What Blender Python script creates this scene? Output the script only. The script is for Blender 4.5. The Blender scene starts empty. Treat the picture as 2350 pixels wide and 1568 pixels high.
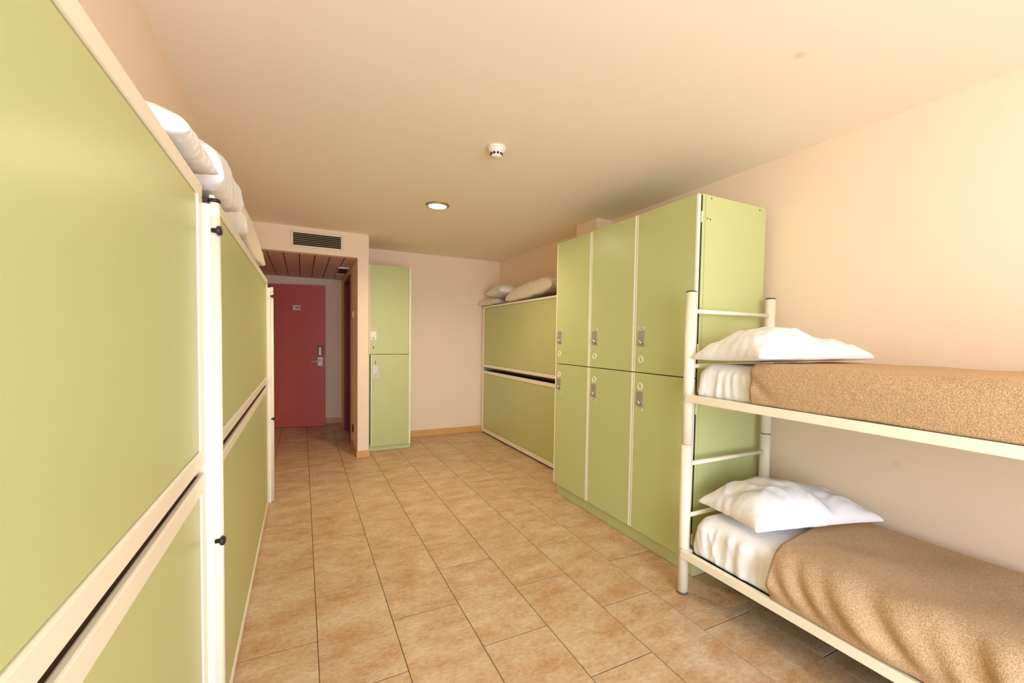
import bpy, bmesh, math, random
from mathutils import Vector, Matrix, noise
random.seed(7)
sc = bpy.context.scene
COL = sc.collection

# ------------------------------------------------------------------ camera, light, exposure
CAM_H = 1.32
YAW, PITCH, ROLL = 0.479765, -0.0396094, -0.0166893
def cam_matrix():
    f = Vector((math.sin(YAW)*math.cos(PITCH), math.cos(YAW)*math.cos(PITCH), math.sin(PITCH)))
    r0 = Vector((math.cos(YAW), -math.sin(YAW), 0)); d0 = f.cross(r0)
    r = r0*math.cos(ROLL) + d0*math.sin(ROLL)
    d = d0*math.cos(ROLL) - r0*math.sin(ROLL)
    u = -d
    m = Matrix(((r.x, u.x, -f.x, 0), (r.y, u.y, -f.y, 0), (r.z, u.z, -f.z, CAM_H), (0, 0, 0, 1)))
    return m
cd = bpy.data.cameras.new('camera'); cam = bpy.data.objects.new('camera', cd); COL.objects.link(cam)
cam.matrix_world = cam_matrix()
cd.sensor_width = 36; cd.sensor_fit = 'HORIZONTAL'; cd.lens = 36*1002.589/2350
cd.shift_x = -40.02/2350; cd.shift_y = 34.64/2350; cd.clip_start = 0.02
sc.camera = cam
sc.view_settings.view_transform = 'Standard'; sc.view_settings.look = 'None'
sc.view_settings.exposure = 0.13; sc.view_settings.gamma = 1.0; sc.view_settings.use_curve_mapping = False
w = bpy.data.worlds.new('world'); sc.world = w; w.use_nodes = True
wn = w.node_tree.nodes; wl = w.node_tree.links                   # overcast sky over paler ground, seen through the window behind the camera
wt = wn.new('ShaderNodeTexCoord'); wsep = wn.new('ShaderNodeSeparateXYZ'); wr = wn.new('ShaderNodeValToRGB')
wl.new(wt.outputs['Generated'], wsep.inputs[0]); wma = wn.new('ShaderNodeMath'); wma.operation = 'MULTIPLY_ADD'
wma.inputs[1].default_value = .5; wma.inputs[2].default_value = .5
wl.new(wsep.outputs[2], wma.inputs[0]); wl.new(wma.outputs[0], wr.inputs[0])
wr.color_ramp.elements[0].position = .47; wr.color_ramp.elements[0].color = (.83, .89, .98, 1)
wr.color_ramp.elements[1].position = .51; wr.color_ramp.elements[1].color = (.82, .95, 1.14, 1)
wl.new(wr.outputs[0], wn['Background'].inputs[0]); wn['Background'].inputs[1].default_value = 11.0
WX0, WX1, WZ0, WZ1, WY = -0.38, 1.45, 0.05, 2.30, -1.9          # balcony window behind the camera
ld = bpy.data.lights.new('window_daylight', 'AREA'); ld.shape = 'RECTANGLE'
ld.size = WX1-WX0; ld.size_y = WZ1-WZ0; ld.cycles.is_portal = True
lo = bpy.data.objects.new('window_daylight', ld); COL.objects.link(lo)
lo.location = ((WX0+WX1)/2, WY-0.03, (WZ0+WZ1)/2); lo.rotation_euler = (math.pi/2, 0, 0)
sc.cycles.max_bounces = 12; sc.cycles.diffuse_bounces = 8; sc.cycles.use_denoising = True
sc.cycles.sample_clamp_indirect = 6

# ------------------------------------------------------------------ materials
def lin(c): return tuple(((v/255)/12.92 if v/255 <= .04045 else ((v/255+.055)/1.055)**2.4) for v in c)
def mat(name, col, rough=.5, metal=0.0, spec=.5, emit=None, var=0.0, vscale=3.0, bump=0.0, bscale=60.0, coat=0.0):
    m = bpy.data.materials.new(name); m.use_nodes = True
    nt = m.node_tree; b = nt.nodes['Principled BSDF']
    b.inputs['Base Color'].default_value = (*col, 1); b.inputs['Roughness'].default_value = rough
    b.inputs['Metallic'].default_value = metal; b.inputs['Specular IOR Level'].default_value = spec
    b.inputs['Coat Weight'].default_value = coat
    if emit:
        b.inputs['Emission Color'].default_value = (*emit[0], 1); b.inputs['Emission Strength'].default_value = emit[1]
    if var or bump:
        g = nt.nodes.new('ShaderNodeNewGeometry')
    if var:
        n = nt.nodes.new('ShaderNodeTexNoise'); n.inputs['Scale'].default_value = vscale; n.inputs['Detail'].default_value = 5
        nt.links.new(g.outputs['Position'], n.inputs['Vector'])
        mx = nt.nodes.new('ShaderNodeMix'); mx.data_type = 'RGBA'
        mx.inputs[6].default_value = (*[c*(1-var) for c in col], 1); mx.inputs[7].default_value = (*[min(1, c*(1+var)) for c in col], 1)
        nt.links.new(n.outputs[0], mx.inputs[0]); nt.links.new(mx.outputs[2], b.inputs['Base Color'])
    if bump:
        n2 = nt.nodes.new('ShaderNodeTexNoise'); n2.inputs['Scale'].default_value = bscale; n2.inputs['Detail'].default_value = 4
        nt.links.new(g.outputs['Position'], n2.inputs['Vector'])
        bp = nt.nodes.new('ShaderNodeBump'); bp.inputs['Strength'].default_value = bump; bp.inputs['Distance'].default_value = .004
        nt.links.new(n2.outputs[0], bp.inputs['Height']); nt.links.new(bp.outputs[0], b.inputs['Normal'])
    return m
M_WALL = mat('peach_plaster', (.88, .72, .56), .85, spec=.2, var=.02, vscale=1.5, bump=.08, bscale=90)
M_CEIL = mat('cream_ceiling_plaster', (.91, .83, .71), .9, spec=.15, var=.015, vscale=1.2, bump=.05, bscale=80)
def stain(m, c, r, k):
    nt = m.node_tree; N = nt.nodes; L = nt.links; b = N['Principled BSDF']; src = b.inputs['Base Color'].links[0].from_socket
    g = N.new('ShaderNodeNewGeometry'); d = N.new('ShaderNodeVectorMath'); d.operation = 'DISTANCE'; d.inputs[1].default_value = c
    L.new(g.outputs['Position'], d.inputs[0]); mr = N.new('ShaderNodeMapRange'); mr.inputs[1].default_value = r*.3; mr.inputs[2].default_value = r
    mr.inputs[3].default_value = k; mr.inputs[4].default_value = 0; L.new(d.outputs['Value'], mr.inputs[0])
    mx = N.new('ShaderNodeMix'); mx.data_type = 'RGBA'; L.new(mr.outputs[0], mx.inputs[0]); L.new(src, mx.inputs[6]); mx.inputs[7].default_value = (.50, .42, .30, 1)
    L.new(mx.outputs[2], b.inputs['Base Color'])
stain(M_CEIL, (1.684, 1.050, 2.418), .028, .30)
stain(M_WALL, (2.516, 1.020, 0.758), .022, .22)
M_GREEN = mat('green_laminate', (.51, .555, .25), .34, spec=.4, var=.025, vscale=2.0)
M_GREENP = mat('pale_green_plinth', (.56, .60, .29), .45, var=.05, vscale=6)
M_CREAM = mat('cream_enamel', (.86, .80, .65), .32, spec=.5, var=.03, vscale=9)
M_DARK = mat('dark_interior_wood', (.10, .055, .028), .8)
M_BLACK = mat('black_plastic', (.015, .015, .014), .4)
M_GREY = mat('dark_grey_cap', (.10, .095, .085), .5)
M_STEEL = mat('brushed_steel', (.50, .46, .40), .5, metal=.7, var=.05, vscale=30)
M_RING = mat('brassy_trim', (.55, .42, .24), .35, metal=.8)
M_CHROME = mat('chrome', (.8, .78, .75), .15, metal=1)
M_NICKEL = mat('satin_nickel', (.86, .84, .80), .3, metal=.35)
M_RED = mat('red_door_paint', (.56, .125, .105), .32, spec=.6, var=.06, vscale=2.5)
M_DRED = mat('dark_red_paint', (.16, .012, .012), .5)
M_WOOD = mat('orange_wood', (.66, .36, .13), .45, var=.15, vscale=7)
M_SHEET = mat('white_cotton', (.86, .86, .87), .9, spec=.1, bump=.15, bscale=22)
M_BEDCREAM = mat('cream_cotton', (.80, .74, .63), .9, spec=.1, bump=.15, bscale=22)
M_WHITE = mat('white_plastic', (.85, .82, .76), .4)
M_LABEL = mat('white_label', (.88, .86, .80), .6)
M_INK = mat('black_ink', (.03, .03, .03), .6)
M_GRILLE = mat('grille_aluminium', (.74, .66, .52), .45, metal=.1)
M_SLAT = mat('grille_slat', (.42, .35, .22), .5)
M_VOID = mat('duct_void', (.012, .009, .006), .9)
M_GROUT = mat('brown_grout', (.16, .10, .05), .9)
M_LAMP = mat('lamp_glow', (1, .95, .85), .5, emit=((1, .86, .62), 9.0))
M_PLANK = mat('pinkish_ceiling_plank', (.60, .42, .33), .45, var=.05, vscale=4)

def tile_material():
    m = bpy.data.materials.new('terracotta_floor_tile'); m.use_nodes = True
    nt = m.node_tree; N = nt.nodes; L = nt.links; b = N['Principled BSDF']
    g = N.new('ShaderNodeNewGeometry'); oi = N.new('ShaderNodeObjectInfo')
    off = N.new('ShaderNodeVectorMath'); off.operation = 'SCALE'; off.inputs[3].default_value = 37.0
    cmb = N.new('ShaderNodeCombineXYZ'); L.new(oi.outputs['Random'], cmb.inputs[0]); L.new(oi.outputs['Random'], cmb.inputs[2])
    L.new(cmb.outputs[0], off.inputs[0])
    st = N.new('ShaderNodeVectorMath'); st.operation = 'MULTIPLY'; st.inputs[1].default_value = (1.0, 1.7, 1.0)
    L.new(g.outputs['Position'], st.inputs[0])
    ad = N.new('ShaderNodeVectorMath'); L.new(st.outputs[0], ad.inputs[0]); L.new(off.outputs[0], ad.inputs[1])
    def nz(scale, det=6, rough=.65):
        n = N.new('ShaderNodeTexNoise'); n.inputs['Scale'].default_value = scale; n.inputs['Detail'].default_value = det
        n.inputs['Roughness'].default_value = rough; L.new(ad.outputs[0], n.inputs['Vector']); return n
    a = nz(5.0); f = nz(42, 5, .7); sp = nz(120, 2)
    r1 = N.new('ShaderNodeValToRGB'); r1.color_ramp.elements[0].position = .32; r1.color_ramp.elements[1].position = .68
    r1.color_ramp.elements[0].color = (.53, .315, .155, 1); r1.color_ramp.elements[1].color = (.70, .55, .38, 1)
    L.new(a.outputs[0], r1.inputs[0])
    r2 = N.new('ShaderNodeValToRGB'); r2.color_ramp.elements[0].position = .3; r2.color_ramp.elements[1].position = .7
    r2.color_ramp.elements[0].color = (.74, .70, .65, 1); r2.color_ramp.elements[1].color = (1.1, 1.1, 1.1, 1)
    L.new(f.outputs[0], r2.inputs[0])
    mx = N.new('ShaderNodeMix'); mx.data_type = 'RGBA'; mx.blend_type = 'MULTIPLY'; mx.inputs[0].default_value = 1
    L.new(r1.outputs[0], mx.inputs[6]); L.new(r2.outputs[0], mx.inputs[7])
    rs = N.new('ShaderNodeValToRGB'); rs.color_ramp.elements[0].position = .22; rs.color_ramp.elements[1].position = .30
    rs.color_ramp.elements[0].color = (.55, .5, .45, 1); rs.color_ramp.elements[1].color = (1, 1, 1, 1)
    L.new(sp.outputs[0], rs.inputs[0])
    mx2 = N.new('ShaderNodeMix'); mx2.data_type = 'RGBA'; mx2.blend_type = 'MULTIPLY'; mx2.inputs[0].default_value = 1
    L.new(mx.outputs[2], mx2.inputs[6]); L.new(rs.outputs[0], mx2.inputs[7])
    L.new(mx2.outputs[2], b.inputs['Base Color'])
    b.inputs['Roughness'].default_value = .42; b.inputs['Specular IOR Level'].default_value = .4
    bp = N.new('ShaderNodeBump'); bp.inputs['Strength'].default_value = .12; bp.inputs['Distance'].default_value = .003
    L.new(f.outputs[0], bp.inputs['Height']); L.new(bp.outputs[0], b.inputs['Normal'])
    return m
M_TILE = tile_material()

def fleece_material():
    m = bpy.data.materials.new('tan_fleece'); m.use_nodes = True
    nt = m.node_tree; N = nt.nodes; L = nt.links; b = N['Principled BSDF']
    g = N.new('ShaderNodeNewGeometry')
    n = N.new('ShaderNodeTexNoise'); n.inputs['Scale'].default_value = 210; n.inputs['Detail'].default_value = 3; n.inputs['Distortion'].default_value = .6
    L.new(g.outputs['Position'], n.inputs['Vector'])
    r = N.new('ShaderNodeValToRGB'); r.color_ramp.elements[0].position = .36; r.color_ramp.elements[1].position = .64
    r.color_ramp.elements[0].color = (.42, .265, .14, 1); r.color_ramp.elements[1].color = (.60, .42, .26, 1)
    L.new(n.outputs[0], r.inputs[0]); L.new(r.outputs[0], b.inputs['Base Color'])
    b.inputs['Roughness'].default_value = 1; b.inputs['Specular IOR Level'].default_value = .05
    b.inputs['Sheen Weight'].default_value = .25; b.inputs['Sheen Roughness'].default_value = .5
    b.inputs['Sheen Tint'].default_value = (.9, .7, .45, 1)
    bp = N.new('ShaderNodeBump'); bp.inputs['Strength'].default_value = .7; bp.inputs['Distance'].default_value = .004
    L.new(n.outputs[0], bp.inputs['Height']); L.new(bp.outputs[0], b.inputs['Normal'])
    return m
M_FLEECE = fleece_material()

# ------------------------------------------------------------------ builders (all coordinates are metres in the room)
ORG = {}
def link(o, parent=None):
    COL.objects.link(o)
    if parent: o.parent = parent
    return o
def thing(name, label, cat, loc, group=None):
    o = bpy.data.objects.new(name, None); o.empty_display_size = .1; o.location = loc
    o['label'] = label; o['category'] = cat
    if group: o['group'] = group
    ORG[o.name] = Vector(loc); return link(o)
def tag(o, label, cat, group=None):
    o['label'] = label; o['category'] = cat
    if group: o['group'] = group
    return o
def finish(name, bm, m, parent=None, smooth=False, origin=None):
    """bm is in room coordinates; the mesh is stored relative to its thing's base"""
    org = ORG[parent.name] if parent else (Vector(origin) if origin else Vector((0, 0, 0)))
    bmesh.ops.translate(bm, verts=bm.verts, vec=-org)
    me = bpy.data.meshes.new(name); bm.to_mesh(me); bm.free()
    me.materials.append(m)
    if smooth:
        for p in me.polygons: p.use_smooth = True
    o = bpy.data.objects.new(name, me)
    if not parent: o.location = org
    link(o, parent); ORG[o.name] = org
    return o
def struct(o): o['kind'] = 'structure'; return o
def addbox(bm, x0, x1, y0, y1, z0, z1, bev=0.0, seg=2):
    r = bmesh.ops.create_cube(bm, size=1.0)
    for v in r['verts']:
        v.co = Vector((x0+(v.co.x+.5)*(x1-x0), y0+(v.co.y+.5)*(y1-y0), z0+(v.co.z+.5)*(z1-z0)))
    if bev:
        es = list({e for v in r['verts'] for e in v.link_edges})
        bmesh.ops.bevel(bm, geom=es, offset=bev, segments=seg, affect='EDGES', profile=.5)
def box(name, x0, x1, y0, y1, z0, z1, m, parent=None, bev=0.0, seg=2, origin=None):
    bm = bmesh.new(); addbox(bm, x0, x1, y0, y1, z0, z1, bev, seg)
    return finish(name, bm, m, parent, origin=origin)
def addtube(bm, p, q, r, seg=16, r2=None, bev=0.0):
    p, q = Vector(p), Vector(q); d = q-p
    mtx = Matrix.Translation((p+q)/2) @ d.to_track_quat('Z', 'Y').to_matrix().to_4x4()
    res = bmesh.ops.create_cone(bm, cap_ends=True, segments=seg, radius1=r, radius2=r if r2 is None else r2, depth=d.length, matrix=mtx)
    if bev:
        es = [e for e in {e for v in res['verts'] for e in v.link_edges} if any(len(f.verts) > 4 for f in e.link_faces)]
        bmesh.ops.bevel(bm, geom=es, offset=bev, segments=2, affect='EDGES')
def shade(o, ang=40):
    for p in o.data.polygons: p.use_smooth = len(p.vertices) == 4
    return o
def tube(name, p, q, r, m, parent=None, seg=20, r2=None, bev=0.0):
    bm = bmesh.new(); addtube(bm, p, q, r, seg, r2, bev)
    return shade(finish(name, bm, m, parent))
def lathe(name, prof, c, axis, m, parent=None, seg=32, origin=None):
    """prof: (radius, height) pairs revolved about axis through c"""
    bm = bmesh.new(); rings = []
    q = Vector(axis).to_track_quat('Z', 'Y'); c = Vector(c)
    for r, h in prof:
        rings.append([bm.verts.new(c + q @ Vector((r*math.cos(2*math.pi*k/seg), r*math.sin(2*math.pi*k/seg), h))) for k in range(seg)])
    for a, b in zip(rings, rings[1:]):
        for k in range(seg):
            bm.faces.new((a[k], a[(k+1) % seg], b[(k+1) % seg], b[k]))
    bm.faces.new(list(reversed(rings[0]))); bm.faces.new(rings[-1])
    bmesh.ops.remove_doubles(bm, verts=bm.verts, dist=1e-6)
    bmesh.ops.recalc_face_normals(bm, faces=bm.faces)
    return shade(finish(name, bm, m, parent, origin=origin))
def fb(p, o=4): return noise.fractal(Vector(p), 1.0, 2.0, o)

# ------------------------------------------------------------------ the room
XL, XR, YB, YF, ZC = -0.48, 2.516, 5.80, -1.90, 2.418
YS, XC0, XC1, ZE, YD = 5.04, 0.53, 0.642, 2.163, 7.20     # soffit front, passage wall, passage ceiling, entrance wall
T = .12
floor = struct(box('floor', XL-T, XR+T, YF-T, YD+T, -.10, -.0022, M_GROUT))
TW, TLn, GAP = .3155, .692, .0036
def tile_bm(x0, x1, y0, y1):
    bm = bmesh.new(); c = .0009
    lo_ = [bm.verts.new(v) for v in ((x0, y0, -.0065), (x1, y0, -.0065), (x1, y1, -.0065), (x0, y1, -.0065))]
    mid = [bm.verts.new((v.co.x, v.co.y, -c)) for v in lo_]
    top = [bm.verts.new(v) for v in ((x0+c, y0+c, 0), (x1-c, y0+c, 0), (x1-c, y1-c, 0), (x0+c, y1-c, 0))]
    for a, b in ((lo_, mid), (mid, top)):
        for k in range(4): bm.faces.new((a[k], a[(k+1) % 4], b[(k+1) % 4], b[k]))
    bm.faces.new(top); return bm
full = None
for i in range(-2, 9):
    for k in range(-8, 9):
        x0 = .054 + TW*i; x1 = x0 + TW
        y0 = (1.70 if i % 2 == 0 else 2.046) + TLn*k; y1 = y0 + TLn
        xmax = XR if y0 < YB else XC0 + .13
        cx0, cx1, cy0, cy1 = max(x0, XL), min(x1, xmax), max(y0, YF), min(y1, YD)
        if xmax == XR and y1 > YB and cx0 > XC0 + .13: cy1 = min(cy1, YB)
        if cx1-cx0 < .02 or cy1-cy0 < .02: continue
        whole = (cx0, cx1, cy0, cy1) == (x0, x1, y0, y1)
        if whole and full:
            t = bpy.data.objects.new('tile', full); link(t, floor); t.location = (x0, y0, 0)
            continue
        g, gy = GAP/2, .0026
        t = finish('tile', tile_bm(g, cx1-cx0-g, gy, cy1-cy0-gy), M_TILE); t.parent = floor; t.location = (cx0, cy0, 0)
        if whole: full = t.data

ceil = struct(box('ceiling', XL-T, XR+T, YF-T, YB+T, ZC, ZC+.1, M_CEIL))
struct(box('wall_left', XL-T, XL, YF, YD+T, 0, ZC, M_WALL))
struct(box('wall_right', XR, XR+T, YF, YB, 0, ZC, M_WALL))
struct(box('wall_back', XC1+.001, XR+T, YB, YB+T, 0, ZC, M_WALL))
# passage partition: wall end seen from the room, with a doorway to the washroom further in
bm = bmesh.new(); addbox(bm, XC0, XC1, YS, 5.80, 0, ZC); addbox(bm, XC0, XC1, 6.58, YD, 0, ZC)
addbox(bm, XC0, XC1, 5.80, 6.58, 2.06, ZC)
struct(finish('wall_passage', bm, M_WALL))
struct(box('light_block_washroom', XC1+.001, XC1+.06, 5.921, 6.75, 0, 2.2, M_WALL))  # unseen slab added behind the washroom door to block sky light leaking in
struct(box('wall_soffit', XL, XC0, YS, YS+.10, ZE, ZC, M_WALL))
struct(box('wall_entrance', XL, XC1, YD, YD+T, 0, ZC, M_WALL))
# wall behind the camera with the balcony window opening
bm = bmesh.new()
addbox(bm, XL-T, WX0, YF-T, YF, 0, ZC); addbox(bm, WX1, XR+T, YF-T, YF, 0, ZC)
addbox(bm, WX0, WX1, YF-T, YF, 0, WZ0); addbox(bm, WX0, WX1, YF-T, YF, WZ1, ZC)
struct(finish('wall_front', bm, M_WALL))
# duct casing in the ceiling corner above the lockers
struct(box('trim_1', 2.345, XR, 3.24, 3.57, 2.20, ZC, M_WALL, bev=.004))
# skirting
bb = lambda n, *a: struct(box(n, *a, M_WOOD, bev=.003, seg=1))
bb('baseboard_back', 1.15, XR-.012, YB-.012, YB, 0, .085)
bb('baseboard_right', XR-.012, XR, YF, YB-.012, 0, .085)
bm = bmesh.new(); addbox(bm, XC0-.010, XC1+.010, YS-.010, YS+.02, 0, .072); addbox(bm, XC0-.010, XC0, YS+.02, 5.76, 0, .072)
struct(finish('baseboard_passage', bm, M_WOOD))
bb('baseboard_entrance', .31, XC0-.011, YD-.012, YD, 0, .085)
# passage ceiling of long planks
ec = struct(box('ceiling', XL, XC0, YS+.10, YD, ZE+.012, ZE+.03, M_VOID))
xs = [XL, -.318, -.170, -.024, .122, .268, .412, XC0]
for a, b in zip(xs, xs[1:]):
    box('plank', a+.004, b-.004, YS+.101, YD-.001, ZE, ZE+.012, M_PLANK, ec, bev=.003, seg=1)

# ------------------------------------------------------------------ doors
d1 = bpy.data.objects.new('door_1', None); d1['kind'] = 'structure'; link(d1)
DH = Vector((-.475, 7.16, 0)); ORG[d1.name] = Vector((0, 0, 0))
dw, dh = .785, 2.04
def dbox(name, x0, x1, y0, y1, z0, z1, m, par, bev=0): return box(name, x0, x1, y0, y1, z0, z1, m, par, bev)
dbox('door_leaf', 0, dw, 0, .042, .004, dh, M_RED, d1, .002)
lk = dbox('lock_plate', .690, .756, -.016, 0, 1.02, 1.17, M_GREY, d1, .004)
dbox('card_reader', .704, .742, -.022, -.016, 1.035, 1.155, M_NICKEL, lk, .002)
hp = dbox('handle_plate', .690, .756, -.014, 0, .885, 1.015, M_NICKEL, d1, .003)
bm = bmesh.new(); addtube(bm, (.722, -.012, .965), (.722, -.052, .965), .010, 12); addtube(bm, (.728, -.052, .965), (.600, -.052, .945), .0085, 12, bev=.002)
shade(finish('handle', bm, M_NICKEL, hp))
tube('lock_knob', (.722, -.014, .965), (.722, -.024, .965), .018, M_STEEL, hp)
dbox('latch_plate', dw, dw+.002, .008, .034, .86, 1.02, M_LABEL, d1)
npl = dbox('number_plate', .37, .463, -.004, 0, 1.683, 1.747, M_LABEL, d1, .001)
cu = bpy.data.curves.new('number', 'FONT'); cu.body = '162'; cu.size = .052; cu.align_x = 'CENTER'; cu.align_y = 'CENTER'; cu.extrude = .0008
cu.shear = .15; cu.offset = .0012
tmp = bpy.data.objects.new('number', cu); COL.objects.link(tmp); bpy.context.view_layer.update()
me = bpy.data.meshes.new_from_object(tmp.evaluated_get(bpy.context.evaluated_depsgraph_get()))
bpy.data.objects.remove(tmp)
me.materials.clear(); me.materials.append(M_INK)
num = bpy.data.objects.new('number', me); link(num, npl); num.rotation_euler = (math.pi/2, 0, 0); num.location = (.4165, -.0046, 1.715)
for z in (.25, 1.80): tube('hinge', (-.004, .01, z-.05), (-.004, .01, z+.05), .007, M_STEEL, d1, 10)
d1.location = DH; d1.rotation_euler = (0, 0, -math.radians(12.5))
# washroom door, dark red, in the passage wall
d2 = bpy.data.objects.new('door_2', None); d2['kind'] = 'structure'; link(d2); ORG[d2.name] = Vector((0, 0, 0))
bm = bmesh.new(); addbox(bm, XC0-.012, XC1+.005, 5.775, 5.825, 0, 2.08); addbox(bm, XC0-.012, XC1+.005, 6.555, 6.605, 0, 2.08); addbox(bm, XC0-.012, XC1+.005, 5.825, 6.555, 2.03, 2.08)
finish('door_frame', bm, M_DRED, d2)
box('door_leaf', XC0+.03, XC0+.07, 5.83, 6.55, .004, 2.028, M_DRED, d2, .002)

# ------------------------------------------------------------------ lockers
def lock_set(door, cx, z0, z1, lab_z, ring_z, face, along, plate_m=None, label=True, ring=True):
    """lock plate, knob, label and finger ring on a door; face(u, d, z) maps along/out/up to the room"""
    def fbox(name, u0, u1, d0, d1, za, zb, m, bev=0):
        a, b = face(u0, d0, za), face(u1, d1, zb)
        return box(name, min(a[0], b[0]), max(a[0], b[0]), min(a[1], b[1]), max(a[1], b[1]), za, zb, m, door, bev)
    fbox('lock_plate', cx-.031, cx+.031, 0, .003, z0, z1, plate_m or M_STEEL, .001)
    kz = z0+.024; n = Vector(face(cx, 1, 0)) - Vector(face(cx, 0, 0))
    lathe('knob', [(.013, 0), (.013, .012), (.011, .016), (.004, .017)], face(cx, .003, kz), n, M_CHROME, door, 20)
    if label:
        fbox('number_label', cx-.030, cx+.030, 0, .0012, lab_z-.006, lab_z+.006, M_LABEL)
        bm = bmesh.new()
        for k in range(4):
            a, b = face(cx-.019+k*.011, .0012, 0), face(cx-.012+k*.011, .0016, 0)
            addbox(bm, min(a[0], b[0]), max(a[0], b[0]), min(a[1], b[1]), max(a[1], b[1]), lab_z-.0035, lab_z+.0035)
        finish('lettering', bm, M_GREY, door)
    if ring:
        bm = bmesh.new(); seg = 24; ra, rb = .016, .024; vs = []
        for k in range(seg):
            an = 2*math.pi*k/seg; ring4 = []
            for r, d in ((rb, 0), (rb-.002, .004), (ra+.002, .004), (ra, 0)):
                f = face(cx + r*math.cos(an), d, ring_z + r*math.sin(an)); ring4.append(bm.verts.new(f))
            vs.append(ring4)
        for k in range(seg):
            for j in range(3): bm.faces.new((vs[k][j], vs[(k+1) % seg][j], vs[(k+1) % seg][j+1], vs[k][j+1]))
        bmesh.ops.recalc_face_normals(bm, faces=bm.faces)
        finish('pull_ring', bm, M_CREAM, door, smooth=True)
        bm = bmesh.new(); c = bm.verts.new(face(cx, .0012, ring_z))
        rr = [bm.verts.new(face(cx+ra*math.cos(2*math.pi*k/seg), .0006, ring_z+ra*math.sin(2*math.pi*k/seg))) for k in range(seg)]
        for k in range(seg): bm.faces.new((c, rr[k], rr[(k+1) % seg]))
        bmesh.ops.recalc_face_normals(bm, faces=bm.faces)
        finish('pull_cup', bm, M_GREENP, door)

def door_with_bands(parent, y0, y1, z0, z1, x, th=.02, hb=.016, lb=.011):
    """locker door facing -x: green leaf, cream band on both upright edges; hinge edge is y0"""
    d = box('door', x, x+th, y0+hb, y1-lb, z0, z1, M_GREEN, parent, .0015)
    box('edge_band', x-.001, x+th, y0, y0+hb, z0, z1, M_CREAM, d, .003)
    box('edge_band', x-.001, x+th, y1-lb, y1, z0, z1, M_CREAM, d, .003)
    return d
LX = 1.90
def locker(y0, y1, label, first=False):
    t = thing('locker', label, 'locker', ((LX+2.46)/2, (y0+y1)/2, 0), 'green lockers along the right wall')
    bm = bmesh.new(); X0, X1 = 1.929, 2.46
    addbox(bm, X0, X1, y0, y0+.016, .10, 2.125, .0015, 1); addbox(bm, X0, X1, y1-.016, y1, .10, 2.125, .0015, 1)
    addbox(bm, X0, X1, y0+.016, y1-.016, 2.107, 2.122); addbox(bm, X0, X1, y0+.016, y1-.016, .10, .118)
    addbox(bm, X1-.008, X1, y0+.016, y1-.016, .118, 2.107); addbox(bm, X0+.01, X1-.008, y0+.016, y1-.016, 1.112, 1.128)
    finish('cabinet_body', bm, M_GREEN, t)
    box('plinth', 1.945, 2.44, y0+(.006 if first else 0), y1, 0, .10, M_GREENP, t, .002)
    face = lambda u, d, z: (LX-d, u, z)
    cx = y1-.068
    du = door_with_bands(t, y0+.0035, y1-.0035, 1.123, 2.122, LX)
    lock_set(du, cx, 1.287, 1.388, 1.402, 1.203, face, 'y')
    dl = door_with_bands(t, y0+.0035, y1-.0035, .105, 1.117, LX)
    lock_set(dl, cx, .906, 1.000, .886, 1.033, face, 'y')
    for d, zz in ((du, (1.28, 2.0)), (dl, (.22, .95))):          # hinges on the y0 side
        for z in zz: tube('hinge', (LX+.024, y0+.0, z-.03), (LX+.024, y0+.0, z+.03), .0045, M_CREAM, d, 10)
    if first:
        box('gap_shade_strip', 1.9205, 1.9285, y0+.003, y0+.012, .11, 2.115, M_BLACK, t)  # black strip painting the shade in the gap between door and carcass
        e = box('side_panel', 1.948, 2.458, y0-.004, y0, .104, 2.120, M_GREEN, t, .0012)
        bm = bmesh.new()
        for x, z in ((1.962, 1.994), (1.984, 1.992), (1.99, 2.106), (2.40, 2.104)): addtube(bm, (x, y0-.0045, z), (x, y0-.0035, z), .0045, 10)
        so_ = finish('screw_holes', bm, M_BLACK, t); so_['kind'] = 'stuff'
    return t
LY = [1.700, 2.193, 2.686, 3.178]
locker(LY[0], LY[1], 'green two-door locker beside the bunk bed, its drilled side panel showing', True)
locker(LY[1], LY[2], 'middle green two-door locker of the row of three along the right wall')
locker(LY[2], LY[3], 'green two-door locker at the far end of the row, next to the folded wall bunk')

# narrow locker in the far corner, facing the room (-y)
YC = 5.26
t = thing('locker', 'narrow green two-door locker against the far wall beside the passage, lower door ajar', 'locker', (.905, 5.53, 0))
bm = bmesh.new()
addbox(bm, .668, .684, YC+.022, 5.79, .05, 2.14); addbox(bm, 1.118, 1.134, YC+.022, 5.79, .05, 2.14)
addbox(bm, .684, 1.118, YC+.03, 5.79, 2.122, 2.138); addbox(bm, .684, 1.118, YC+.03, 5.79, .05, .066)
addbox(bm, .684, 1.118, 5.782, 5.79, .066, 2.122); addbox(bm, .684, 1.118, YC+.05, 5.78, 1.108, 1.122)
finish('cabinet_body', bm, M_GREENP, t)
box('hinge_post', 1.122, 1.146, YC-.002, YC+.03, .05, 2.136, M_CREAM, t, .003)
box('plinth', .672, 1.146, YC+.004, 5.79, 0, .05, M_GREENP, t, .004)
face = lambda u, d, z: (u, YC-d, z)
d = box('door', .684, 1.120, YC, YC+.02, 1.121, 2.140, M_GREEN, t, .0015)
box('edge_band', .674, .684, YC-.001, YC+.02, 1.121, 2.140, M_CREAM, d, .002)
lock_set(d, .722, 1.282, 1.380, 1.398, 1.19, face, 'x', plate_m=M_LABEL, ring=False)
box('key_slot', .718, .726, YC-.001, YC, 1.18, 1.21, M_INK, d)
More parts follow.
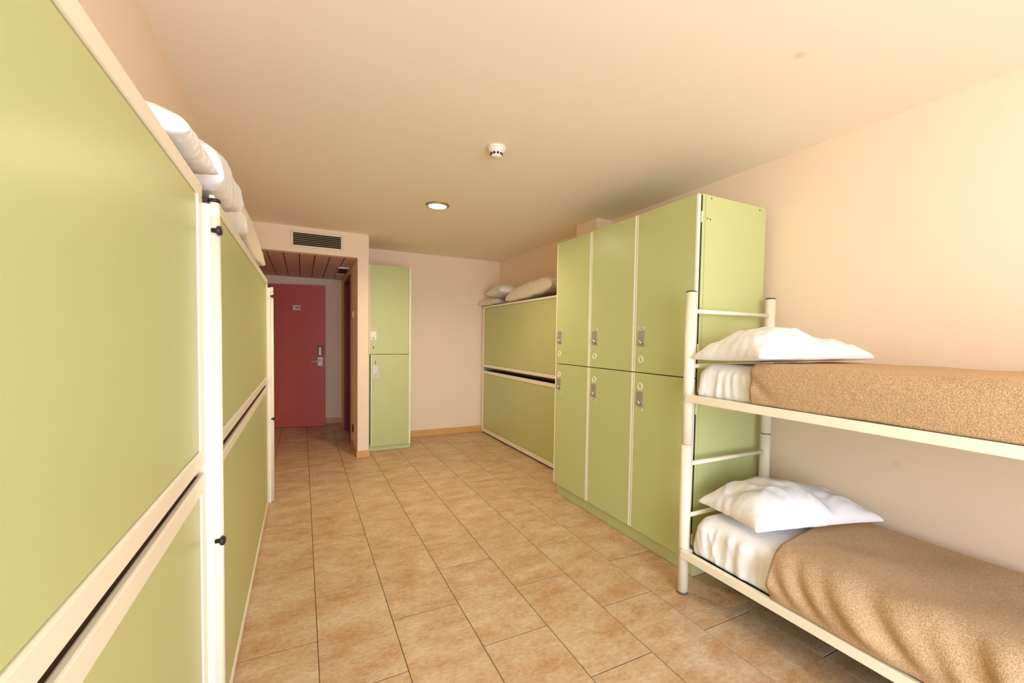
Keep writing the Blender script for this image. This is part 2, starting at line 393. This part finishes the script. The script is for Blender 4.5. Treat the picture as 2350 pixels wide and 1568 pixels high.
# lower door swung open a few degrees about its right edge
a = math.radians(2.2); ca, sa = math.cos(a), math.sin(a); HX = 1.120
def rot(o, ang=-a):
    pass
fl = lambda u, dd, z: (u, YC-dd, z)
d = box('door', .700, HX, YC-.022, YC-.002, .055, 1.116, M_GREEN, t, .0015)
box('edge_band', .690, .700, YC-.023, YC-.002, .055, 1.116, M_CREAM, d, .002)
fl = lambda u, dd, z: (u, YC-.022-dd, z)
lock_set(d, .742, .868, .985, .852, 1.03, fl, 'x', ring=False)
box('key_slot', .738, .744, YC-.023, YC-.022, 1.005, 1.045, M_INK, d)
for z in (.22, .95, 1.28, 1.98): tube('hinge', (1.1475, YC+.004, z-.025), (1.1475, YC+.004, z+.025), .004, M_CREAM, t, 10)

# ------------------------------------------------------------------ folding wall bunks
def ring_frame(bm, xa, xb, y0, y1, z0, z1, s, tr, br):
    addbox(bm, xa, xb, y0, y1, z1-tr, z1, .004, 2); addbox(bm, xa, xb, y0, y1, z0, z0+br, .004, 2)
    addbox(bm, xa, xb, y0, y0+s, z0+br-.002, z1-tr+.002, .004, 2); addbox(bm, xa, xb, y1-s, y1, z0+br-.002, z1-tr+.002, .004, 2)
def folding_bunk(label, fx, sgn, y0, y1, up, lw, wallx, group, stile=.05, posts=()):
    """fx: plane of the front; sgn +1 faces +x; up/lw: (frame bottom, panel bottom, panel top, frame top)"""
    t = thing('folding_bunk', label, 'bunk bed', ((fx+wallx)/2, (y0+y1)/2, 0), group)
    X = lambda d: fx - sgn*d
    def pb(name, da, db, ya, yb, za, zb, m, par=t, bev=0):
        a, b = X(da), X(db); return box(name, min(a, b), max(a, b), ya, yb, za, zb, m, par, bev)
    for nm, (z0, p0, p1, z1) in (('upper', up), ('lower', lw)):
        bm = bmesh.new(); a, b = sorted((X(0), X(.0148)))
        ring_frame(bm, a, b, y0, y1, z0, z1, stile, z1-p1, p0-z0)
        f = finish(nm+'_frame', bm, M_CREAM, t)
        pb('panel', .005, .012, y0+stile+.003, y1-stile-.003, p0+.003, p1-.003, M_GREEN, f, .001)
        pb('bed_box', .016, .19, y0+.01, y1-.01, z0+.012, z1-.006, M_DARK)
    for (py, sd, ztop, knobs) in posts:            # flat end post with a round pivot tube in front of it; sd: side the tube stands on
        a, b = sorted((X(-.016), X(.030)))
        p = box('post', a, b, py-.022, py+.022, .0, ztop-.004, M_CREAM, t, .006, 3)
        a, b = sorted((X(-.015), X(.029)))
        box('post_cap', a, b, py-.021, py+.021, ztop-.004, ztop, M_BLACK, p, .002)
        tx, ty = X(-.0235), py-.008
        bm = bmesh.new(); addtube(bm, (tx, ty, .012), (tx, ty, ztop-.040), .0140, 24, bev=.001); addtube(bm, (tx, ty, ztop-.041), (tx, ty, ztop), .0128, 24)
        shade(finish('pivot_tube', bm, M_CREAM, p))
        tube('tube_cap', (tx, ty, ztop), (tx, ty, ztop+.010), .0150, M_BLACK, p, 20, bev=.002)
        for kz in knobs:
            lathe('knob', [(.0065, 0), (.0065, .013), (.0120, .0140), (.0130, .018), (.011, .022), (.003, .0235)], (tx-.004*sgn, ty-.013, kz), (sgn, -.22, 0), M_BLACK, p, 20)
    return t
GL = 'folding wall bunks along the left wall'
FXL = -.235
folding_bunk('near cream framed green folding wall bunk at the left edge of the photo', FXL, 1, -.72, 1.452,
             (.968, 1.012, 1.680, 1.716), (.012, .047, .897, .942), XL, GL, posts=((1.476, .012, 1.676, (1.600, .745)), (-.77, .0, 1.672, ())))
folding_bunk('far cream framed green folding wall bunk on the left, nearer the red door', FXL, 1, 1.635, 3.925,
             (.962, 1.004, 1.704, 1.742), (.012, .047, .892, .930), XL, GL, posts=((3.950, .006, 1.690, (1.62, .665)),))
folding_bunk('cream framed green folding wall bunk in the far right corner behind the lockers', 2.24, -1, 3.62, 5.742,
             (.925, .965, 1.738, 1.764), (.020, .068, .832, .876), XR, None, posts=())
t = bpy.data.objects['folding_bunk.002']
box('post', 2.245, 2.275, 5.744, 5.772, 0, 1.71, M_CREAM, t, .005)
box('post', 2.245, 2.275, 3.585, 3.615, 0, 1.71, M_CREAM, t, .005)

# ------------------------------------------------------------------ metal bunk bed
BX0, BX1, BY0, BY1, PR = 1.774, 2.415, 1.618, -.38, .0275
bb_ = thing('bunk_bed', 'cream tubular metal bunk bed on the right with tan blankets on both levels', 'bunk bed', ((BX0+BX1)/2, (BY0+BY1)/2, 0))
for px in (BX0, BX1):
    for py in (BY0, BY1):
        bm = bmesh.new(); addtube(bm, (px, py, .012), (px, py, .788), PR, 28); addtube(bm, (px, py, .794), (px, py, 1.574), PR, 28)
        p = shade(finish('post', bm, M_CREAM, bb_))
        tube('joint_ring', (px, py, .786), (px, py, .796), PR-.002, M_WOOD if px == BX0 else M_GREY, p, 24)
        lathe('end_cap', [(PR+.0005, 0), (PR+.0005, .004), (PR-.008, .009), (.004, .010)], (px, py, 1.574), (0, 0, 1), M_GREY, p, 28)
        tube('foot_cap', (px, py, 0), (px, py, .012), PR+.001, M_GREY, p, 28)
for z0, z1 in ((1.014, 1.052), (.205, .245)):
    for xa, xb in ((1.731, 1.757), (2.432, 2.458)):
        box('side_rail', xa, xb, BY1-.02, 1.602, z0, z1, M_CREAM, bb_, .003)
    for py in (BY0-.03, BY1+.005): box('end_rail', 1.757, 2.432, py-.012, py+.012, z0+.002, z1-.002, M_CREAM, bb_, .003)
    box('bed_base', 1.757, 2.432, BY1+.02, BY0-.043, z0+.008, z0+.022, M_GREY, bb_)
    for px in (1.800,): tube('bolt', (px, BY0-.028, z1+.004), (px, BY0-.052, z1+.004), .010, M_GREY, bb_, 10)
for py in (BY0, BY1):
    for z in (1.479, 1.195, .684, .409):
        tube('cross_bar', (BX0+.02, py, z), (BX1-.02, py, z), .0115, M_CREAM, bb_, 16)

# ------------------------------------------------------------------ bedding
def rounded_block(bm, x0, x1, y0, y1, z0, z1, r_top, step, disp, r_bot=.02):
    """closed rounded block, densely divided, pushed along its normal by disp(p, n)"""
    import itertools
    h = Vector(((x1-x0)/2, (y1-y0)/2, (z1-z0)/2)); c = Vector(((x0+x1)/2, (y0+y1)/2, (z0+z1)/2))
    cache = {}
    def vert(p):
        k = (round(p[0], 5), round(p[1], 5), round(p[2], 5))
        if k not in cache:
            r = r_bot + (r_top-r_bot)*max(0, min(1, (p[2]+h.z*.6)/(1.2*h.z)))
            q = Vector([max(-h[i]+r, min(h[i]-r, p[i])) for i in range(3)]); n = (Vector(p)-q)
            n = n.normalized() if n.length > 1e-9 else Vector((0, 0, 1))
            s = q + n*r + c
            cache[k] = bm.verts.new(s + n*disp(s, n))
        return cache[k]
    for ax in range(3):
        u, v = [i for i in range(3) if i != ax]
        nu, nv = max(2, int(2*h[u]/step)), max(2, int(2*h[v]/step))
        for sg in (-1, 1):
            def pt(i, j):
                p = [0, 0, 0]; p[ax] = sg*h[ax]; p[u] = -h[u]+2*h[u]*i/nu; p[v] = -h[v]+2*h[v]*j/nv; return p
            for i in range(nu):
                for j in range(nv):
                    f = [vert(pt(i, j)), vert(pt(i+1, j)), vert(pt(i+1, j+1)), vert(pt(i, j+1))]
                    if len(set(f)) == 4:
                        try: bm.faces.new(f)
                        except ValueError: pass
    bmesh.ops.recalc_face_normals(bm, faces=bm.faces)
def sheet_disp(seed, amp):
    def d(p, n):
        side = max(0, min(1, 1.25-abs(n.z)*1.5))
        hang = .35+.65*min(1, max(0, (1.3 - n.z*1.3)))
        sx = p.y if abs(n.x) > abs(n.y) else p.x
        f1 = noise.noise(Vector((sx*21 + (p.z*5)*noise.noise(Vector((sx*3, seed, 0))), p.z*2.2, seed)))
        f2 = noise.noise(Vector((sx*47 + p.z*6, p.z*4, seed*2.3)))
        rid = (1-abs(noise.noise(Vector((sx*15 - p.z*5, p.z*2, seed*1.7)))))**4
        return amp*(side*hang*(1.3*f1 + .55*f2 + .7*rid - .3) + .35*noise.noise(Vector((p.x*8, p.y*8, seed))))
    return d
def mattress(label, z0, z1, r, seed, amp):
    bm = bmesh.new()
    rounded_block(bm, 1.772, 2.424, BY1+.04, 1.562, z0, z1, r, .009, sheet_disp(seed, amp))
    o = finish('mattress', bm, M_SHEET, smooth=True, origin=((BX0+BX1)/2, .6, z0)); tag(o, label, 'mattress', 'mattresses of the metal bunk bed')
    return o
mattress('white sheeted mattress on the upper level of the metal bunk bed', 1.040, 1.212, .062, 3.1, .010)
mattress('white sheeted mattress on the lower level of the metal bunk bed', .236, .440, .075, 8.7, .013)

def blanket(label, zr, zt, r, ya, yb, wave, sag, edge):
    """fleece blanket over the mattress: front drop, rounded shoulder, top, rear drop; ya is the head edge"""
    prof = []; xf, xb = 1.738, 2.447
    n = 10
    for k in range(n): prof.append((xf, zr+(zt-r-zr)*k/n))
    for k in range(n+1):
        a = math.pi - k*math.pi/2/n; prof.append((xf+r+r*math.cos(a), zt-r+r*math.sin(a)))
    m_ = 44
    for k in range(1, m_): prof.append((xf+r+(xb-.05-xf-r)*k/m_, zt))
    for k in range(6):
        a = math.pi/2 - k*math.pi/2/5; prof.append((xb-.05+.05*math.cos(a), zt-.05+.05*math.sin(a)))
    for k in range(1, 6): prof.append((xb, zt-.05-(zt-.05-zr)*k/6))
    bm = bmesh.new(); ny = 130; grid = []
    L_ = len(prof)
    for j in range(ny+1):
        row = []
        for i, (x, z) in enumerate(prof):
            f = j/ny; e = edge(x, z)
            y = (ya+e)*(1-f) + yb*f
            dx, dz = wave(x, y, z, i/(L_-1))
            hem = max(0, 1-(z-zr)/.07) if x < xf+.02 else 0
            dx = dx*(1-hem) + .010*hem
            row.append(bm.verts.new((x+dx, y, max(zr, z+dz) - sag*math.sin(math.pi*min(1, max(0, (x-xf)/(xb-xf))))*min(1, f*6))))
        grid.append(row)
    for j in range(ny):
        for i in range(L_-1): bm.faces.new((grid[j][i], grid[j][i+1], grid[j+1][i+1], grid[j+1][i]))
    bmesh.ops.recalc_face_normals(bm, faces=bm.faces)
    if sum(f.normal.z*f.calc_area() for f in bm.faces) < 0: bmesh.ops.reverse_faces(bm, faces=bm.faces)
    o = finish('blanket', bm, M_FLEECE, smooth=True, origin=((BX0+BX1)/2, .5, zt))
    md = o.modifiers.new('thickness', 'SOLIDIFY'); md.thickness = .008; md.offset = 1
    tag(o, label, 'blanket', 'tan fleece blankets'); return o
def wave_up(x, y, z, s):
    front = max(0, 1-(x-1.738)/.05)
    c = .010*math.exp(-((y-1.13+(z-1.06)*-1.1)/.035)**2)*front*(1 if z < 1.2 else .3)
    k = .006*noise.noise(Vector((x*5, y*5, z*5)))
    return (-.004*front + c*1.2 + .006*front*noise.noise(Vector((y*4, z*9, 2)))+.012*front*max(0, (1.1-z)/.06)*.3, k*.8)
def wave_lo(x, y, z, s):
    front = max(0, 1-(x-1.738)/.13)
    t = y - (z-.25)*.85
    w_ = .75*math.sin(t*48+3.0*noise.noise(Vector((y*3, z*2, 1))))*(.6+.8*noise.noise(Vector((y*4, 3, 7)))) + 1.2*noise.noise(Vector((t*10, z*2, 5.5)))
    k = .012*noise.noise(Vector((x*4, y*4, 9)))
    return (-.026*front*max(-.55, w_) - .010*front, k + front*.010*noise.noise(Vector((t*9, 1, 2)))*(1 if z > .4 else 0))
blanket('tan fleece blanket tucked over the upper mattress of the bunk bed', 1.056, 1.223, .045, 1.243, BY1+.03, wave_up, .0, lambda x, z: 0.0)
blanket('tan fleece blanket draped in folds over the lower mattress of the bunk bed', .250, .462, .115, 1.118, BY1+.03, wave_lo, .004,
        lambda x, z: .05*max(0, min(1, (x-1.76)/.35)))

def cushion(name, L, W, Th, m, mat3, label, seed, tprof=None, wr=.010, flat=.3, nu=72, nv=44, pinch=.07, group=None, power=.48, cat='pillow'):
    """pillow: L along local x, W along local y, closed; mat3 places it; tprof(u) scales the thickness along the length"""
    bm = bmesh.new(); top, bot = [], []
    for i in range(nu+1):
        u = -1+2*i/nu; rt, rb = [], []
        for j in range(nv+1):
            v = -1+2*j/nv
            prof = max(0, (1-abs(u)**2.6))**power*max(0, (1-abs(v)**2.6))**power
            ts = tprof(u, v) if tprof else 1
            x = L/2*u*(1-pinch*(1-v*v)); y = W/2*v*(1-pinch*(1-u*u))
            e = min(1, prof*2.5)
            w1 = noise.noise(Vector((x*16+seed, y*16, seed)))*.7 + noise.noise(Vector((x*7+y*10, y*6-x*8+seed, seed*3)))*1.2 + .35*noise.noise(Vector((x*36, y*30, seed)))
            ridg = (1-abs(noise.noise(Vector((x*9+seed*2, y*9+4, seed)))))**3
            h = Th*prof*ts + wr*e*(w1*.8 + .9*ridg)
            edge_w = .004*noise.noise(Vector((u*7, v*7, seed)))
            p1 = Vector((x+edge_w, y+edge_w, max(h*(1-flat), 0) + .002)); p2 = Vector((x+edge_w, y+edge_w, -h*flat*.9))
            border = i in (0, nu) or j in (0, nv)
            a = bm.verts.new(mat3 @ p1); rt.append(a)
            rb.append(a if border else bm.verts.new(mat3 @ p2))
        top.append(rt); bot.append(rb)
    for i in range(nu):
        for j in range(nv):
            bm.faces.new((top[i][j], top[i+1][j], top[i+1][j+1], top[i][j+1]))
            try: bm.faces.new((bot[i][j], bot[i][j+1], bot[i+1][j+1], bot[i+1][j]))
            except ValueError: pass
    bmesh.ops.recalc_face_normals(bm, faces=bm.faces)
    c = mat3 @ Vector((0, 0, 0))
    o = finish(name, bm, m, smooth=True, origin=c); tag(o, label, cat, group); return o
def place(c, rz, rx=0, ry=0):
    return Matrix.Translation(c) @ Matrix.Rotation(rz, 4, 'Z') @ Matrix.Rotation(ry, 4, 'Y') @ Matrix.Rotation(rx, 4, 'X')
R = math.radians
def two_lobe(u, v):
    # plump stuffed end, a crease, then the flatter loose end of the pillowcase
    dip = .30*math.exp(-((u-.12+.16*v)/.13)**2)
    return (1.0 if u < .12 else 1.0-.22*min(1, (u-.12)/.25)) - dip
cushion('pillow', .69, .43, .155, M_SHEET, place((2.045, 1.312, 1.246), R(-9), R(-3)), 'white pillow at the head of the upper bunk, its case end creased', 4.2, two_lobe, .012, flat=.10, group='white pillows on the metal bunk bed')
cushion('pillow', .70, .44, .165, M_SHEET, place((2.135, 1.310, .486), R(-15), R(-3)), 'white pillow at the head of the lower bunk, its case end creased', 9.6, two_lobe, .013, flat=.10, group='white pillows on the metal bunk bed')
# bedding on top of the left folding bunks
cushion('pillow', .38, .25, .10, M_SHEET, place((-.335, 1.36, 1.765), R(90), 0, R(-4)), 'white pillow lying on top of the near left folding bunk', 2.2, None, .008, flat=.3)
cushion('pillow', .52, .27, .18, M_SHEET, place((-.340, 1.86, 1.812), R(90), 0, R(-5)), 'crumpled white pillow on the left, above the post between the folding bunks', 6.4, None, .02, flat=.3, power=.33)
cushion('bedding_roll', 1.20, .24, .27, M_BEDCREAM, place((-.350, 3.08, 1.82), R(90), 0, R(0)), 'cream bedding roll on the far end of the left folding bunks', 7.4, lambda u, v: 1-.45*max(0, u), .012, power=.33, flat=.25, cat='bedding')
# bedding on top of the right folding bunk
cushion('bedding_roll', .55, .30, .10, M_BEDCREAM, place((2.33, 5.53, 1.795), R(90)), 'flat cream sheet bundle at the far left end of the right folding bunk', 1.4, None, .01, cat='bedding')
cushion('pillow', .62, .34, .15, M_SHEET, place((2.34, 5.24, 1.905), R(84), R(4), 0), 'white pillow on top of the right folding bunk by the corner', 3.9, None, .008)
cushion('bedding_roll', 1.08, .27, .20, M_BEDCREAM, place((2.375, 4.42, 1.84), R(92), 0, R(4)), 'cream blanket roll on top of the right folding bunk next to the lockers', 5.1, None, .022, cat='bedding', power=.4)

# ------------------------------------------------------------------ fittings
t = thing('ceiling_lamp', 'round recessed downlight glowing in the ceiling', 'lamp', (.996, 3.606, ZC-.02))
lathe('trim_ring', [(.072, -.004), (.074, -.014), (.084, -.016), (.096, -.008), (.098, -.0005)], (.996, 3.606, ZC), (0, 0, 1), M_RING, t, 40)
lathe('bulb_glass', [(.004, -.017), (.070, -.0155), (.0715, -.006)], (.996, 3.606, ZC), (0, 0, 1), M_LAMP, t, 40)
sl = bpy.data.lights.new('downlight', 'SPOT'); sl.energy = 85; sl.color = (1, .80, .56); sl.spot_size = math.radians(165); sl.spot_blend = .6; sl.shadow_soft_size = .065
so = bpy.data.objects.new('downlight', sl); link(so, t); so.location = (0, 0, -.012)
t = thing('smoke_detector', 'small white round smoke detector on the ceiling', 'smoke detector', (.993, 2.36, ZC-.05))
lathe('base_plate', [(.046, -.012), (.053, -.010), (.054, -.0005)], (.993, 2.36, ZC), (0, 0, 1), M_WHITE, t, 36)
lathe('sensor_head', [(.012, -.058), (.028, -.056), (.031, -.050), (.036, -.030), (.050, -.022), (.050, -.012)], (.993, 2.36, ZC), (0, 0, 1), M_WHITE, t, 36)
bm = bmesh.new()
for k in range(10):
    an = 2*math.pi*k/10+.16; cx, cy = .993+.0325*math.cos(an), 2.36+.0325*math.sin(an)
    q = Matrix.Translation((cx, cy, ZC-.042)) @ Matrix.Rotation(an, 4, 'Z')
    r = bmesh.ops.create_cube(bm, size=1, matrix=q @ Matrix.Diagonal((.006, .013, .012, 1)))
finish('vent_slots', bm, M_BLACK, t)
# supply air grille on the soffit
t = thing('air_grille', 'wide air grille with dark horizontal slats above the passage', 'vent', (.144, YS, 2.215))
gx0, gx1, gz0, gz1 = -.100, .386, 2.212, 2.378
bm = bmesh.new()
addbox(bm, gx0, gx1, YS-.012, YS, gz1-.022, gz1, .003, 1); addbox(bm, gx0, gx1, YS-.012, YS, gz0, gz0+.022, .003, 1)
addbox(bm, gx0, gx0+.022, YS-.012, YS, gz0+.02, gz1-.02, .003, 1); addbox(bm, gx1-.022, gx1, YS-.012, YS, gz0+.02, gz1-.02, .003, 1)
finish('frame', bm, M_GRILLE, t)
box('duct_back', gx0+.02, gx1-.02, YS-.0015, YS-.0005, gz0+.02, gz1-.02, M_VOID, t)
for k in range(6):
    z = gz0+.037+k*.0185
    bm = bmesh.new(); addbox(bm, gx0+.022, gx1-.022, -.005, .005, -.0018, .0018, .0008, 1)
    bmesh.ops.rotate(bm, verts=bm.verts, cent=(0, 0, 0), matrix=Matrix.Rotation(R(35), 3, 'X'))
    bmesh.ops.translate(bm, verts=bm.verts, vec=(0, YS-.008, z))
    finish('slat', bm, M_SLAT, t)
# extract grille in the passage ceiling
t = thing('air_grille', 'small square ceiling vent in the passage by the red door', 'vent', (.465, 6.12, ZE-.01))
bm = bmesh.new(); vx0, vx1, vy0, vy1 = .395, .522, 5.83, 6.42
addbox(bm, vx0, vx1, vy0, vy0+.03, ZE-.018, ZE-.0005); addbox(bm, vx0, vx1, vy1-.03, vy1, ZE-.018, ZE-.0005)
addbox(bm, vx0, vx0+.014, vy0+.03, vy1-.03, ZE-.018, ZE-.0005); addbox(bm, vx1-.014, vx1, vy0+.03, vy1-.03, ZE-.018, ZE-.0005)
finish('frame', bm, M_STEEL, t)
box('duct_back', vx0+.012, vx1-.012, vy0+.028, vy1-.028, ZE-.003, ZE-.0008, M_VOID, t)
for k in range(5):
    y = vy0+.09+k*.10
    box('slat', vx0+.014, vx1-.014, y-.012, y+.012, ZE-.015, ZE-.011, M_DARK, t)
# switches on the passage wall
t = thing('light_switch', 'cream light switch on the passage side wall', 'switch', (XC0, 5.49, 1.53))
box('cover_plate', XC0-.009, XC0, 5.445, 5.535, 1.535, 1.615, M_CREAM, t, .003)
box('rocker', XC0-.014, XC0-.009, 5.465, 5.515, 1.555, 1.595, M_CREAM, t, .002)
t = thing('wall_socket', 'dark brown wall socket low on the passage side wall', 'socket', (XC0, 5.485, .195))
box('cover_plate', XC0-.010, XC0, 5.445, 5.525, .195, .280, M_BLACK, t, .003)
box('socket_insert', XC0-.013, XC0-.010, 5.462, 5.508, .215, .260, M_GREY, t, .002)
